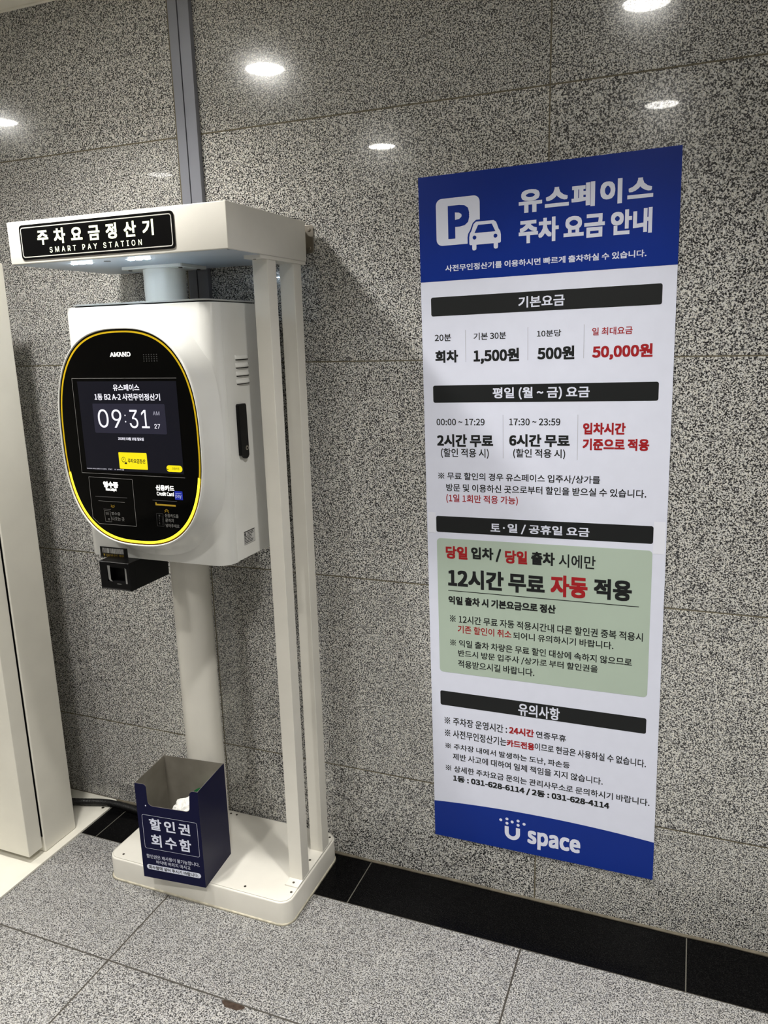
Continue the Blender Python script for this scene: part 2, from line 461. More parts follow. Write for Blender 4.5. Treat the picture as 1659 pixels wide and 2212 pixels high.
# ------------------------------------------------------------------ poster on the wall
PY = -0.0045                                      # front of the board
TL, TR, BR, BL = (-0.3132, 1.9408), (0.2850, 1.9516), (0.3101, 0.1509), (-0.2911, 0.1462)
poster = thing('price_poster', (0.0, -0.001, 0.146), 'tall white and blue parking fee poster in Korean on the granite wall', 'poster')
def pfn(layer):
    y = PY - 0.0003 * layer
    def f(u, v):
        s, t_ = u / 600.0, v / 1800.0
        x = (1 - t_) * ((1 - s) * BL[0] + s * BR[0]) + t_ * ((1 - s) * TL[0] + s * TR[0])
        z = (1 - t_) * ((1 - s) * BL[1] + s * BR[1]) + t_ * ((1 - s) * TL[1] + s * TR[1])
        return (x, y, z)
    return f
L0, L1, L2, L3 = pfn(0), pfn(1), pfn(2), pfn(3)
back = [(q[0], -0.001, q[2]) for q in (L0(0, 0), L0(600, 0), L0(600, 1800), L0(0, 1800))]
front = [L0(0, 0), L0(600, 0), L0(600, 1800), L0(0, 1800)]
sheet = MB().loft([back, front], cap0=True, cap1=True, smooth=False).build('sheet', M_PAPERW, poster, poster, fixn=True)
header = MB().flat([(0, 1555.5), (600, 1555.5), (600, 1800), (0, 1800)], L1).build('header_panel', M_BLUE, poster, poster)
arc = [(600 - 600 * k / 40, 111 + 13.5 * (1 - ((300 - 600 * k / 40) / 300.0) ** 2)) for k in range(41)]
footer = MB().flat([(0, 0), (600, 0)] + arc, L1).build('footer_panel', M_BLUE, poster, poster)
gpanel = MB().flat(rrect(26, 517, 569.6, 899, 10), L1).build('green_panel', M_GREEN, poster, poster)
bars = [MB().flat(rrect(25.6, z0, 570, z1, 5), L1).build('section_bar', M_INK, poster, poster) for z0, z1 in ((1472, 1517.7), (1257.3, 1300.7), (916, 959.6), (416.8, 459.7))]
for (xa, xb, za, zb) in ((113.1, 113.1, 1357.7, 1436), (268, 268, 1357.7, 1435.5), (400, 400, 1358.5, 1436), (206.3, 206.3, 1116.5, 1226), (388.8, 388.8, 1115.7, 1226)):
    MB().flat(rect(xa - .6, za, xb + .6, zb), L1).build('divider_line', M_DIV, poster, poster)
MB().flat(rect(3, 913, 24, 969), L1).build('tape_strip', M_TAPE, poster, poster)
MB().flat(rect(570.6, 892, 597, 971), L1).build('tape_strip', M_TAPE, poster, poster)
MB().flat(stroke((54.8, 754.8), (543, 754.2), 1.9), L2).build('rule_line', M_INK, gpanel, poster)

TEXT = [
    ('유스페이스', 246.2, 1695.0, 543.3, 1747.2, 'w', 2),
    ('주차 요금 안내', 246.1, 1627.2, 543.1, 1680.7, 'w', 2),
    ('사전무인정산기를 이용하시면 빠르게 출차하실 수 있습니다.', 64.7, 1577.0, 533.3, 1592.5, 'w', 1),
    ('기본요금', 245.2, 1481.2, 354.3, 1507.6, 'w', 1),
    ('20분', 33.3, 1410.6, 76.0, 1428.1, 'k', 0),
    ('기본 30분', 133.7, 1410.1, 215.0, 1427.6, 'k', 0),
    ('10분당', 289.9, 1411.4, 347.1, 1427.1, 'k', 0),
    ('일 최대요금', 418.5, 1409.8, 508.6, 1427.5, 'r', 0),
    ('회차', 33.5, 1357.2, 93.3, 1388.0, 'k', 2),
    ('1,500원', 133.0, 1351.9, 246.8, 1388.1, 'k', 2),
    ('500원', 291.0, 1356.9, 378.6, 1388.6, 'k', 2),
    ('50,000원', 419.5, 1353.2, 553.8, 1387.6, 'r', 2),
    ('평일 (월 ~ 금) 요금', 180.7, 1263.4, 415.4, 1293.5, 'w', 1),
    ('00:00 ~ 17:29', 32.8, 1199.5, 159.5, 1216.3, 'k', 0),
    ('17:30 ~ 23:59', 222.0, 1199.8, 347.3, 1216.8, 'k', 0),
    ('2시간 무료', 33.4, 1144.0, 180.9, 1176.6, 'k', 2),
    ('6시간 무료', 221.8, 1146.8, 370.5, 1177.8, 'k', 2),
    ('(할인 적용 시)', 43.1, 1114.7, 169.4, 1140.4, 'k', 0),
    ('(할인 적용 시)', 231.8, 1117.1, 359.9, 1141.7, 'k', 0),
    ('입차시간', 401.4, 1177.9, 499.5, 1206.4, 'r', 2),
    ('기준으로 적용', 401.1, 1140.1, 553.6, 1168.7, 'r', 2),
    ('※ 무료 할인의 경우 유스페이스 입주사/상가를', 34.2, 1056.1, 443.9, 1077.8, 'k', 0),
    ('방문 및 이용하신 곳으로부터 할인을 받으실 수 있습니다.', 55.2, 1027.2, 550.8, 1047.6, 'k', 0),
    ('(1일 1회만 적용 가능)', 54.6, 996.0, 243.5, 1019.6, 'r', 0),
    ('토', 172.4, 925.0, 197.6, 946.2, 'w', 1),
    ('일 / 공휴일 요금', 217.0, 921.9, 421.2, 948.3, 'w', 1),
    ('당일', 50.3, 843.9, 109.6, 879.3, 'r', 2),
    ('입차 /', 119.6, 843.9, 199.9, 880.3, 'k', 2),
    ('당일', 209.9, 842.1, 267.4, 877.6, 'r', 2),
    ('출차', 277.5, 843.2, 337.4, 878.4, 'k', 2),
    ('시에만', 347.4, 841.8, 437.3, 876.5, 'k', 0),
    ('12시간 무료', 55.0, 764.5, 312.6, 817.7, 'k', 2),
    ('자동', 327.2, 763.3, 419.2, 820.5, 'r', 2),
    ('적용', 434.3, 765.9, 525.3, 819.8, 'k', 2),
    ('익일 출차 시 기본요금으로 정산', 55.0, 716.1, 340.8, 739.9, 'k', 2),
    ('※ 12시간 무료 자동 적용시간내 다른 할인권 중복 적용시', 57.8, 664.3, 554.5, 687.1, 'k', 0),
    ('기존 할인이 취소', 79.4, 636.1, 226.0, 658.3, 'r', 0),
    ('되어니 유의하시기 바랍니다.', 230.7, 635.2, 485.2, 655.5, 'k', 0),
    ('※ 익일 출차 차량은 무료 할인 대상에 속하지 않으므로', 57.4, 595.6, 530.8, 616.8, 'k', 0),
    ('반드시 방문 입주사 /상가로 부터 할인권을', 79.1, 565.8, 448.5, 587.5, 'k', 0),
    ('적용받으시길 바랍니다.', 78.6, 535.4, 287.0, 557.4, 'k', 0),
    ('유의사항', 244.1, 418.8, 354.0, 454.5, 'w', 1),
    ('※ 주차장 운영시간 :', 36.2, 358.5, 213.1, 382.9, 'k', 0),
    ('24시간', 219.1, 358.7, 286.4, 381.4, 'r', 2),
    ('연중무휴', 291.8, 359.7, 371.0, 379.6, 'k', 0),
    ('※ 사전무인정산기는', 36.5, 319.9, 211.2, 344.8, 'k', 0),
    ('카드전용', 212.2, 320.2, 287.8, 341.5, 'r', 2),
    ('이므로 현금은 사용하실 수 없습니다.', 288.5, 322.1, 573.0, 344.1, 'k', 0),
    ('※ 주차장 내에서 발생하는 도난, 파손등', 37.0, 281.6, 381.9, 302.2, 'k', 0),
    ('제반 사고에 대하여 일체 책임을 지지 않습니다.', 58.0, 251.7, 467.4, 272.7, 'k', 0),
    ('※ 상세한 주차요금 문의는 관리사무소로 문의하시기 바랍니다.', 36.5, 213.6, 585.2, 234.0, 'k', 0),
    ('1동 : 031-628-6114 / 2동 : 031-628-4114', 57.7, 181.8, 485.9, 203.8, 'k', 2),
    ('space', 269.0, 19.3, 413.0, 74.7, 'w', 2),
]
for (s_, a, b, c, d, col, bold) in TEXT:
    mat = {'w': M_PRINTW, 'k': M_INK, 'r': M_RED}[col]
    mid = (b + d) / 2
    if mid > 1556: par, ly = header, 2
    elif mid < 112: par, ly = footer, 2
    elif col == 'w':
        k = min(range(4), key=lambda i: abs((1495, 1279, 938, 438)[i] - mid)); par, ly = bars[k], 2
    elif 517 < mid < 899: par, ly = gpanel, 2
    else: par, ly = sheet, 1
    text_line(par, poster, mat, s_, a, b, c, d, pfn(ly), bold or 5, 1.06 if s_ == '유스페이스' else 1.0)
MB().flat(circ(207.3, 936.0, 2.6), pfn(2)).build('middle_dot', M_PRINTW, bars[2], poster)
# P symbol and car
P = MB()
P.flat(rrect(43.8, 1638.2, 152.7, 1746.0, 15), L2)
sym = P.build('parking_symbol', M_PRINTW, header, poster)
Pm = MB(); letter(Pm, 'P', 73.9, 1652.5, 127.0, 1728.2, L3, 3)
Pm.build('letter_mark', M_BLUE, sym, poster)
def car_outline(e):
    cx, cz = 165.0, 1655.0
    half = [(21.5, 1686.2 + e), (27.5 + e * .5, 1681.5 + e * .6), (33.2 + e * .8, 1666.0 + e * .3), (37.0 + e, 1660.5), (38.6 + e, 1652.0), (38.6 + e, 1636.5 - e * .6), (36.5 + e * .5, 1634.0 - e),
            (31.6 + e, 1634.0 - e * .6), (31.6 + e, 1625.0), (30.0 + e * .7, 1621.8 - e * .7), (25.5, 1621.3 - e), (22.0 - e * .6, 1622.8 - e * .6), (21.2 - e, 1626.0), (21.2 - e, 1634.0 - e)]
    return [(cx + x, z) for x, z in half] + [(cx - x, z) for x, z in half[::-1]]
Cm = MB(); Cm.flat(car_outline(4.5), L3); Cm.build('car_outline', M_BLUE, sym, poster)
Cw = MB(); Cw.flat(car_outline(0), pfn(4))
Cw.flat([(148.5, 1678.6), (139.6, 1660.8), (190.6, 1660.8), (181.8, 1678.6)], pfn(5), 1)
Cw.flat(circ(139.4, 1650.6, 4.6), pfn(5), 1); Cw.flat(circ(190.6, 1650.6, 4.6), pfn(5), 1)
Cw.build('car_symbol', [M_PRINTW, M_BLUE], header, poster)
# building emblem in the footer: a U under seven dots
u_ = MB()
f2 = pfn(2)
R_, r_, cx, cz = 21.6, 10.2, 227.1, 55.0
oA = [(cx - R_, 73.5)] + [(cx + R_ * math.cos(math.radians(180 + 180 * k / 24)), cz + R_ * math.sin(math.radians(180 + 180 * k / 24))) for k in range(25)] + [(cx + R_, 73.5)]
iA = [(cx - r_, 73.5)] + [(cx + r_ * math.cos(math.radians(180 + 180 * k / 24)), cz + r_ * math.sin(math.radians(180 + 180 * k / 24))) for k in range(25)] + [(cx + r_, 73.5)]
for k in range(len(oA) - 1):
    u_.flat([oA[k], oA[k + 1], iA[k + 1], iA[k]], f2)
for dx, dz in ((194.5, 89.9), (212, 96.4), (212, 82.8), (226.7, 90.0), (243.3, 96.5), (243.3, 83.2), (260, 90.1)):
    u_.flat(circ(dx, dz, 4.3), f2)
u_.build('emblem', M_PRINTW, footer, poster)

# ------------------------------------------------------------------ the pay station
KX0, KX1 = -1.222, -0.607
kiosk = thing('pay_station', (-0.915, -0.17, 0.0), 'white parking pay station with lit canopy sign, oval black screen panel and tall posts', 'pay station')
def kb(mb, name, mat, parent=None, fixn=False): return mb.build(name, mat, parent or kiosk, kiosk, fixn=fixn)

# plinth with a lid seam
out = rrect(KX0, -0.331, KX1, -0.006, 0.036, 8)
inn = rrect(KX0 + .004, -0.327, KX1 - .004, -0.010, 0.032, 8)
inn2 = rrect(KX0 + .0055, -0.3255, KX1 - .0055, -0.0115, 0.0305, 8)
rings = [[(x, y, 0.0015) for x, y in out], [(x, y, 0.0665) for x, y in out]]
for k in range(1, 5):
    a = math.pi / 2 * k / 4
    rings.append([(x + (xi - x) * (1 - math.cos(a)), y + (yi - y) * (1 - math.cos(a)), 0.0665 + 0.0045 * math.sin(a)) for (x, y), (xi, yi) in zip(out, inn)])
rings += [[(x, y, 0.069) for x, y in inn], [(x, y, 0.069) for x, y in inn2]]
base = kb(MB().loft(rings, cap0=True, cap1=True, smooth=False), 'plinth', M_WHITE, fixn=True); smooth_by_angle(base, 40)
lid = rrect(KX0 + .0053, -0.3257, KX1 - .0053, -0.0113, 0.0307, 8)
kb(MB().prism(lid, 'z', 0.0688, 0.072, bev=.0006), 'lid', M_WHITE, base)
sk = rrect(KX0 - .005, -0.336, KX1 + .004, -0.004, 0.04, 8)
skt = [[(x, y, 0.0) for x, y in sk], [(x, y, 0.0045) for x, y in out]]
kb(MB().loft(skt, cap0=True, cap1=True), 'sealant_skirt', pm('aged_sealant', srgb(190, 184, 166), .7, .3, var=.2, vscale=60), base, fixn=True)
for x, y in ((-1.177, -0.308), (-0.756, -0.306), (-0.622, -0.283), (-0.6244, -0.029), (-0.981, -0.0245), (-0.9594, -0.0243), (-1.205, -0.03)):
    kb(MB().cyl((x, y), 0.0036, 0.0715, 0.0728, n=16, bev=.0004), 'screw', M_SCREW, base)
# square posts, standing on a foot bar and carrying a top bar
for y0, y1 in ((-0.2355, -0.1940), (-0.1050, -0.0640)):
    kb(MB().box(-0.6515, -0.6110, y0, y1, 0.0765, 1.7535, .0012, 2), 'post', M_WHITE)
fb = kb(MB().box(-0.6525, -0.6105, -0.2650, -0.0500, 0.072, 0.0768, .0008, 1), 'foot_bar', M_WHITE)
for y in (-0.2515, -0.1500): kb(MB().cyl((-0.631, y), 0.0036, 0.0762, 0.0775, n=16), 'screw', M_SCREW, fb)
tb = kb(MB().box(-0.6530, -0.6085, -0.2700, -0.0420, 1.7530, 1.7618, .0008, 1), 'top_bar', M_WHITE)
kb(MB().cyl((-0.632, -0.2560), 0.0036, 1.7520, 1.7535, n=16), 'screw', M_SCREW, tb)
# round pole
kb(MB().cyl((-0.965, -0.152), 0.0540, 0.072, 1.7540, n=72), 'pole', M_WHITE)
smooth_by_angle(kiosk.children[-1], 30)
fl = kb(MB().prism(rrect(-1.0590, -0.2110, -0.8710, -0.0900, .012, 4), 'z', 1.7535, 1.7618, bev=.0008), 'flange', M_WHITE)
for x, y in ((-1.043, -0.190), (-0.887, -0.190), (-1.043, -0.111), (-0.887, -0.111)):
    kb(MB().cyl((x, y), 0.005, 1.7515, 1.754, n=16), 'bolt', M_SCREW, fl)

# canopy
cz0, cz1, cyf, cyb = 1.7615, 1.8592, -0.4065, -0.0400
can = kb(MB().box(-1.2205, -0.6060, cyf, cyb, cz0, cz1, .0022, 3), 'canopy', M_WHITE); smooth_by_angle(can, 30)
kb(MB().cyl((-0.612, -0.398), 0.003, cz0 - .0008, cz0 + .001, n=14), 'screw', M_SCREW, can)
kb(MB().prism(circ(-0.977, -0.352, .008, 20), 'z', cz0 - .0012, cz0 + .001), 'sensor_eye', M_BLACK, can)
M_SOFFIT = pm('grey_soffit', srgb(176, 184, 192), 0.4, 0.4)  # blue-grey sheet over the underside of the white canopy
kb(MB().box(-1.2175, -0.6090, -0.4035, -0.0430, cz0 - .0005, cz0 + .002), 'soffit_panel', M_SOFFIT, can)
# LED strips under the canopy
for x0 in (-1.086, -0.917):
    strip = kb(MB().box(x0 - .002, x0 + .064, -0.359, -0.343, cz0 - .0012, cz0 + .001, .0006, 1), 'led_strip', M_GLOSSW, can)
    for k in range(3):
        cx = x0 + .009 + .0225 * k
        kb(MB().prism(rrect(cx - .0065, -0.357, cx + .0065, -0.345, .003, 3), 'z', cz0 - .0028, cz0 - .001, bev=.0006), 'led', M_LED, strip)
# sign
sy = cyf - .0022
sign = kb(MB().prism(rrect(-1.182, 1.7703, -0.7395, 1.8494, .009, 5), 'y', sy, cyf + .001, bev=.0005), 'sign_plate', pm('sign_black', srgb(6, 6, 7), .22, .4, var=0.0), can)
F = lambda y: (lambda u, v: (u, y, v))
def kl(par, mat, *a, **k): return text_line(par, kiosk, mat, *a, **k)
kb(MB().band(rrect(-1.1775, 1.7752, -0.7445, 1.8438, .007, 6), rrect(-1.1753, 1.7774, -0.7467, 1.8416, .005, 6), F(sy - .0003)), 'border_line', M_SILVER, sign)
kl(sign, M_SIGNTXT, '주차요금정산기', -1.1274, 1.8015, -0.7934, 1.8355, F(sy - .0004), 6, spacing=1.3)
kl(sign, M_SIGNTXT, 'SMART PAY STATION', -1.0937, 1.7827, -0.8282, 1.7951, F(sy - .0004), 1, spacing=1.6, font='inter')
# stainless bracket between canopy and wall
br = kb(MB().prism(rrect(-0.668, 1.7855, -0.6020, 1.8552, .008, 5), 'y', -0.0045, -0.0008, bev=.0006), 'wall_bracket', M_STEEL)
kb(MB().box(-0.6600, -0.6240, -0.0405, -0.0040, 1.8000, 1.8400, .001, 1), 'arm', M_STEEL, br)
for z in (1.8435, 1.7975): kb(MB().cyl((-0.6140, z), 0.0042, -0.0075, -0.004, 'y', n=18, bev=.0008), 'bolt', M_STEEL, br)

# cabinet body: rounded front corners, seam between door and body
bx0, bx1, byf, byb, bz0, bz1, sm_ = -1.1365, -0.700, -0.355, -0.096, 1.0265, 1.6580, -0.3108
def cab_outline(yb, rr, x0=bx0, x1=bx1, yf=byf, n=10):
    p = [(x1, yb)]
    p += [(x1 - rr + rr * math.cos(math.radians(-90 * k / n)), yf + rr + rr * math.sin(math.radians(-90 * k / n))) for k in range(n + 1)]
    p += [(x0 + rr - rr * math.sin(math.radians(90 * k / n)), yf + rr - rr * math.cos(math.radians(90 * k / n))) for k in range(n + 1)]
    p += [(x0, yb)]
    return p
door = kb(MB().prism(cab_outline(sm_, .0395), 'z', bz0, bz1, bev=.0015), 'cabinet_door', M_GLOSSW); smooth_by_angle(door, 35)
body = kb(MB().box(bx0, bx1, sm_ + .0016, byb, bz0 + .001, bz1, .0012, 1), 'cabinet_body', M_GLOSSW)
kb(MB().box(bx0 + .002, bx1 - .002, sm_ - .001, sm_ + .003, bz0 + .002, bz1 - .002), 'seam', M_DARK, body)
kb(MB().prism(cab_outline(-0.12, .03, bx0 + .016, bx1 - .016, byf + .012), 'z', bz1 + .0035, bz1 + .0075, bev=.0008), 'top_cover', M_GLOSSW, body)
kb(MB().prism(cab_outline(-0.13, .03, bx0 + .02, bx1 - .02, byf + .016), 'z', bz1 - .001, bz1 + .0036), 'top_gap', M_DARK, body)
kb(MB().box(-0.735, -0.711, -0.300, -0.285, bz0 - .006, bz0 + .001, .001, 1), 'hinge_tab', M_CREAM, body)
# louvres on the right side
for z in (1.5242, 1.5046, 1.4850, 1.4657):
    ys = [-0.2625, -0.2560, -0.2420, -0.2220, -0.2070, -0.2005]
    d = [0.0, .0045, .0058, .0058, .0045, 0.0]
    rings = []
    for y, e in zip(ys, d):
        rings.append([(bx1 - .001, y, z), (bx1 + e, y, z + .0002), (bx1 + e * .93, y, z + .003), (bx1 + e * .6, y, z + .007), (bx1 + e * .1, y, z + .0105), (bx1 - .001, y, z + .011)])
    lv = kb(MB().loft(rings, cap0=True, cap1=True), 'louvre', M_GLOSSW, body, fixn=True)
    kb(MB().box(bx1 - .001, bx1 + .0003, -0.2600, -0.2030, z - .0022, z + .0001), 'slot', M_DARK, lv)
# handle with lock
hpts = [(-0.2375, 1.4130), (-0.2410, 1.4172), (-0.2700, 1.4172), (-0.2735, 1.4140), (-0.2735, 1.2915), (-0.2690, 1.2895), (-0.2620, 1.2890), (-0.2560, 1.2830), (-0.2500, 1.2808), (-0.2420, 1.2830), (-0.2370, 1.2890)]
hd = kb(MB().prism(hpts, 'x', bx1 - .001, bx1 + .0085, bev=.0014), 'door_handle', M_BLACK, body)
kb(MB().cyl((-0.2475, 1.3075), .0058, bx1 + .008, bx1 + .0097, 'x', n=24, bev=.0006), 'lock', M_STEEL, hd)
kb(MB().cyl((-0.2475, 1.3075), .0026, bx1 + .0095, bx1 + .0100, 'x', n=18), 'keyway', M_DARK, hd)
# rating label (unreadable small print)
m_ = MB().box(bx1 - .0005, bx1 + .0004, -0.2763, -0.2237, 1.0615, 1.0970)
lab = kb(m_, 'rating_label', M_LABEL, body)
m_ = MB(); fx = lambda u, v: (bx1 + .0006, u, v)
for z, segs in ((1.0945, ((-.2745, -.2265),)), (1.0905, ((-.2590, -.2320),)), (1.0868, ((-.2600, -.2460), (-.2440, -.2300))), (1.0828, ((-.2745, -.2580), (-.2560, -.2400))), (1.0788, ((-.2745, -.2660), (-.2640, -.2500), (-.2470, -.2400))), (1.0748, ((-.2745, -.2640), (-.2600, -.2420))), (1.0708, ((-.2745, -.2560), (-.2540, -.2330))), (1.0668, ((-.2745, -.2350),))):
    for a, b in segs: m_.flat(rect(a, z - .0009, b, z + .0009), fx)
m_.flat(rect(-.2740, 1.0850, -.2680, 1.0925), fx)
m_.band(rect(-.2755, 1.0622, -.2245, 1.0963), rect(-.2750, 1.0627, -.2250, 1.0958), fx)
kb(m_, 'small_print', M_INK, lab)

# oval cowl and glass front
ox, oz, oa, ob, NS = -0.9107, 1.3440, 0.2078, 0.2632, 144
def sel(d=0.0, a=None, b=None, e=2.6, n=NS):
    a = (a or oa) - d; b = (b or ob) - d
    r = []
    for k in range(n):
        t_ = 2 * math.pi * k / n; c_, s_ = math.cos(t_), math.sin(t_)
        r.append((ox + a * math.copysign(abs(c_) ** (2 / e), c_), oz + b * math.copysign(abs(s_) ** (2 / e), s_)))
    return r
rings = []
for k in range(13):
    t_ = k / 12
    q = (1 - t_) ** 2.2
    ring = sel(0, oa + .0095 * q, ob + .052 * q, 2.6)
    y = -0.345 - 0.073 * t_
    rings.append([(x, y, z) for x, z in ring])
for d, y in ((.0012, -0.4208), (.0028, -0.4216), (.0042, -0.4212), (.0050, -0.4200), (.0050, -0.4150)):
    rings.append([(x, y, z) for x, z in sel(d)])
cowl = kb(MB().loft(rings), 'oval_cowl', M_GLOSSW, door, fixn=True)
PYG = -0.4188
pan = kb(MB().flat(sel(.0045), F(PYG)).flat(sel(.0045)[::-1], F(PYG + .004)), 'glass_panel', M_GLASS, door)
def half_band(d0, d1, up, y):
    A, B = sel(d0, n=360), sel(d1, n=360)
    m = MB()
    for k in range(360):
        j = (k + 1) % 360
        if ((A[k][1] + A[j][1]) / 2 > 1.259) == up:
            m.flat([A[k], A[j], B[j], B[k]], F(y))
    return m
kb(half_band(.0085, .0128, True, PYG - .0003), 'light_ring', M_RINGOFF, pan)
kb(half_band(.0085, .0150, False, PYG - .0003), 'light_ring', M_RINGON, pan)
kb(half_band(.0064, .0074, False, PYG - .0003), 'ring_reveal', pm('amber_edge', srgb(150, 100, 10), .4, .4, var=0), pan)
g1, g2, g3, g4 = F(PYG - .0002), F(PYG - .0005), F(PYG - .0008), F(PYG - .0011)
m_ = MB()
for p_, q_ in (((-1.0630, 1.4902), (-0.7594, 1.4895)), ((-1.0628, 1.4902), (-1.0640, 1.2590)), ((-1.0644, 1.2594), (-0.7587, 1.2587))): m_.flat(stroke(p_, q_, .0009), g1)
kb(m_, 'bezel_line', M_FRAME, pan)
scr = kb(MB().flat(rect(-1.0475, 1.2672, -0.7610, 1.4828), g1), 'display_screen', M_SCREEN, pan)
kb(MB().flat(rrect(-1.0082, 1.3598, -0.7980, 1.4303, .003), g2), 'clock_panel', M_SCRBOX, scr)
kl(scr, M_SCRTXT, '유스페이스', -0.9412, 1.4605, -0.8650, 1.4760, g3, 1)
kl(scr, M_SCRTXT, '1동 B2 A-2 사전무인정산기', -0.9988, 1.4383, -0.8085, 1.4544, g3, 1)
kl(scr, M_SCRTXT, '09', -0.9954, 1.3728, -0.9250, 1.4168, g3, 0, font='inter')
kl(scr, M_SCRTXT, '31', -0.9020, 1.3730, -0.8450, 1.4163, g3, 0, font='inter')
m_ = MB(); m_.flat(circ(-0.9138, 1.4030, .0018, 12), g3); m_.flat(circ(-0.9138, 1.3880, .0018, 12), g3)
kl(scr, M_SCRTXT, '27', -0.8317, 1.3733, -0.8157, 1.3840, g3, 1, font='inter')
kl(scr, M_SCRTXT, '2026년 03월 15일 일요일', -0.9413, 1.3436, -0.8661, 1.3509, g3, 1)
kl(scr, M_SCRTXT, 'Version: 24.11.28(2.0.0.1000)', -1.0462, 1.2696, -0.9858, 1.2727, g3, 0)
kl(scr, M_SCRTXT, 'JTNET', -0.9818, 1.2700, -0.9685, 1.2726, g3, 0)
kl(scr, M_SCRTXT, '인터넷 연결', -0.9545, 1.2698, -0.9333, 1.2728, g3, 0)
kb(m_, 'colon', M_SCRTXT, scr)
kl(scr, M_SCRDIM, 'AM', -0.8328, 1.4043, -0.8143, 1.4133, g3, 0, font='inter')
kb(MB().flat(circ(-.9600, 1.2713, .0016, 12), g3), 'status_dot', M_SCRDIM, scr)
btn = kb(MB().flat(rrect(-0.9453, 1.2740, -0.8623, 1.3141, .002), g2), 'pay_button', M_SCRYEL, scr)
m_ = MB(); kl(btn, M_INK, '주차요금정산', -0.9189, 1.2886, -0.8672, 1.2995, g3, 1)
def ring_(cx, cz, r, w, fn, m, n=24): m.band(circ(cx, cz, r, n), circ(cx, cz, r - w, n), fn)
ring_(-0.9312, 1.2968, .0060, .0010, g3, m_); letter(m_, 'P', -0.9328, 1.2950, -0.9298, 1.2990, g3, 1)
m_.flat(stroke((-.9365, 1.2940), (-.9320, 1.2885), .001), g3)
m_.flat([(-.9292, 1.2858), (-.9292, 1.2886), (-.9282, 1.2898), (-.9272, 1.2916), (-.9240, 1.2916), (-.9230, 1.2898), (-.9220, 1.2886), (-.9220, 1.2858)], g3)
kb(m_, 'parking_icon', M_INK, btn)
kb(MB().flat([(-.9276, 1.2898), (-.9269, 1.2910), (-.9243, 1.2910), (-.9236, 1.2898)], g4), 'car_window', M_SCRYEL, btn)
cb = kb(MB().flat(rrect(-0.8083, 1.2716, -0.7638, 1.2873, .0075), g2), 'call_button', M_SCRYEL, scr)
kl(cb, M_INK, '호출버튼', -0.7921, 1.2767, -0.7717, 1.2830, g3, 0)
m_ = MB()
arc_ = [(-0.8035 + .0065 * math.cos(a), 1.2834 + .0065 * math.sin(a)) for a in [math.radians(180 + 90 * k / 6) for k in range(7)]]
for k in range(6): m_.flat(stroke(arc_[k], arc_[k + 1], .0014), g3)
m_.flat(stroke(arc_[0], (arc_[0][0] + .0012, arc_[0][1] - .0020), .0026), g3); m_.flat(stroke(arc_[-1], (arc_[-1][0] - .0020, arc_[-1][1] + .0012), .0026), g3)
kb(m_, 'phone_icon', M_INK, cb)
# maker's name with slab serifs, speaker holes
m_ = MB(); letter(m_, 'AMANO', -0.9400, 1.5397, -0.8812, 1.5498, g1, 1)
for x in (-0.9392, -0.9300, -0.9264, -0.9148, -0.9142, -0.9042, -0.9020, -0.8936):
    m_.flat(rect(x - .0022, 1.5397, x + .0022, 1.5406), g1)
for x in (-0.9262, -0.9150, -0.9018, -0.8936): m_.flat(rect(x - .0018, 1.5490, x + .0018, 1.5498), g1)
kb(m_, 'maker_lettering', M_BACKLIT, pan)
m_ = MB()
for i in range(6):
    for j in range(4): m_.flat(rect(-0.8455 + .0072 * i, 1.5275 + .0048 * j, -0.8430 + .0072 * i, 1.5295 + .0048 * j), g1)
kb(m_, 'speaker_holes', M_FRAMED, pan)
# receipt area
fr = [(-1.0446, 1.2497), (-0.9122, 1.2485), (-0.9130, 1.1316), (-1.0267, 1.1316), (-1.0456, 1.1468)]
m_ = MB()
for k in range(5): m_.flat(stroke(fr[k], fr[(k + 1) % 5], .0010), g1)
kb(m_, 'receipt_outline', M_FRAME, pan)
m_ = MB()
m_.flat(stroke((-1.0225, 1.1903), (-0.9417, 1.1900), .0007), g1)
kb(m_, 'slot_line', M_FRAME, pan)
m_ = MB()
m_.flat(stroke((-1.0091, 1.1701), (-0.9868, 1.1700), .0008), g1)
fr = [(-1.0073, 1.1661), (-0.9897, 1.1660), (-0.9873, 1.1385), (-1.0066, 1.1383)]
for k in range(4): m_.flat(stroke(fr[k], fr[(k + 1) % 4], .0006), g1)
for z in (1.1615, 1.1590, 1.1565): m_.flat(stroke((-1.0040, z), (-.9935, z), .0006), g1)
for z in (1.1468, 1.1448, 1.1428): m_.flat(stroke((-.9985, z), (-.9930, z), .0007), g1)
kb(m_, 'receipt_icon', M_FRAME, pan)
kl(pan, M_FRAME, '영수증', -0.9857, 1.1560, -0.9593, 1.1642, g1, 0)
kl(pan, M_FRAME, '나오는 곳', -0.9860, 1.1424, -0.9478, 1.1522, g1, 0)
kl(pan, M_FRAME, '신용카드를', -0.8257, 1.1603, -0.7866, 1.1691, g1, 0)
kl(pan, M_FRAME, '끝까지', -0.8256, 1.1485, -0.8019, 1.1573, g1, 0)
kl(pan, M_FRAME, '넣어주세요', -0.8256, 1.1356, -0.7864, 1.1443, g1, 0)
m_ = MB()
kb(MB().flat(stroke((-1.0306, 1.2010), (-0.9330, 1.2018), .0016), g1), 'receipt_slot', M_FRAMED, pan); kb(MB().flat(stroke((-0.8577, 1.2005), (-0.7874, 1.2008), .0014), g1), 'card_slot', M_FRAMED, pan)
fr = rrect(-.8503, 1.1370, -.8306, 1.1682, .002)
for k in range(len(fr)): m_.flat(stroke(fr[k], fr[(k + 1) % len(fr)], .0006), g1)
m_.flat(rect(-.8440, 1.1610, -.8400, 1.1650), g1)
for z in (1.1420, 1.1450, 1.1500, 1.1540, 1.1570): m_.flat(rect(-.8440, z, -.8425, z + .0022), g1)
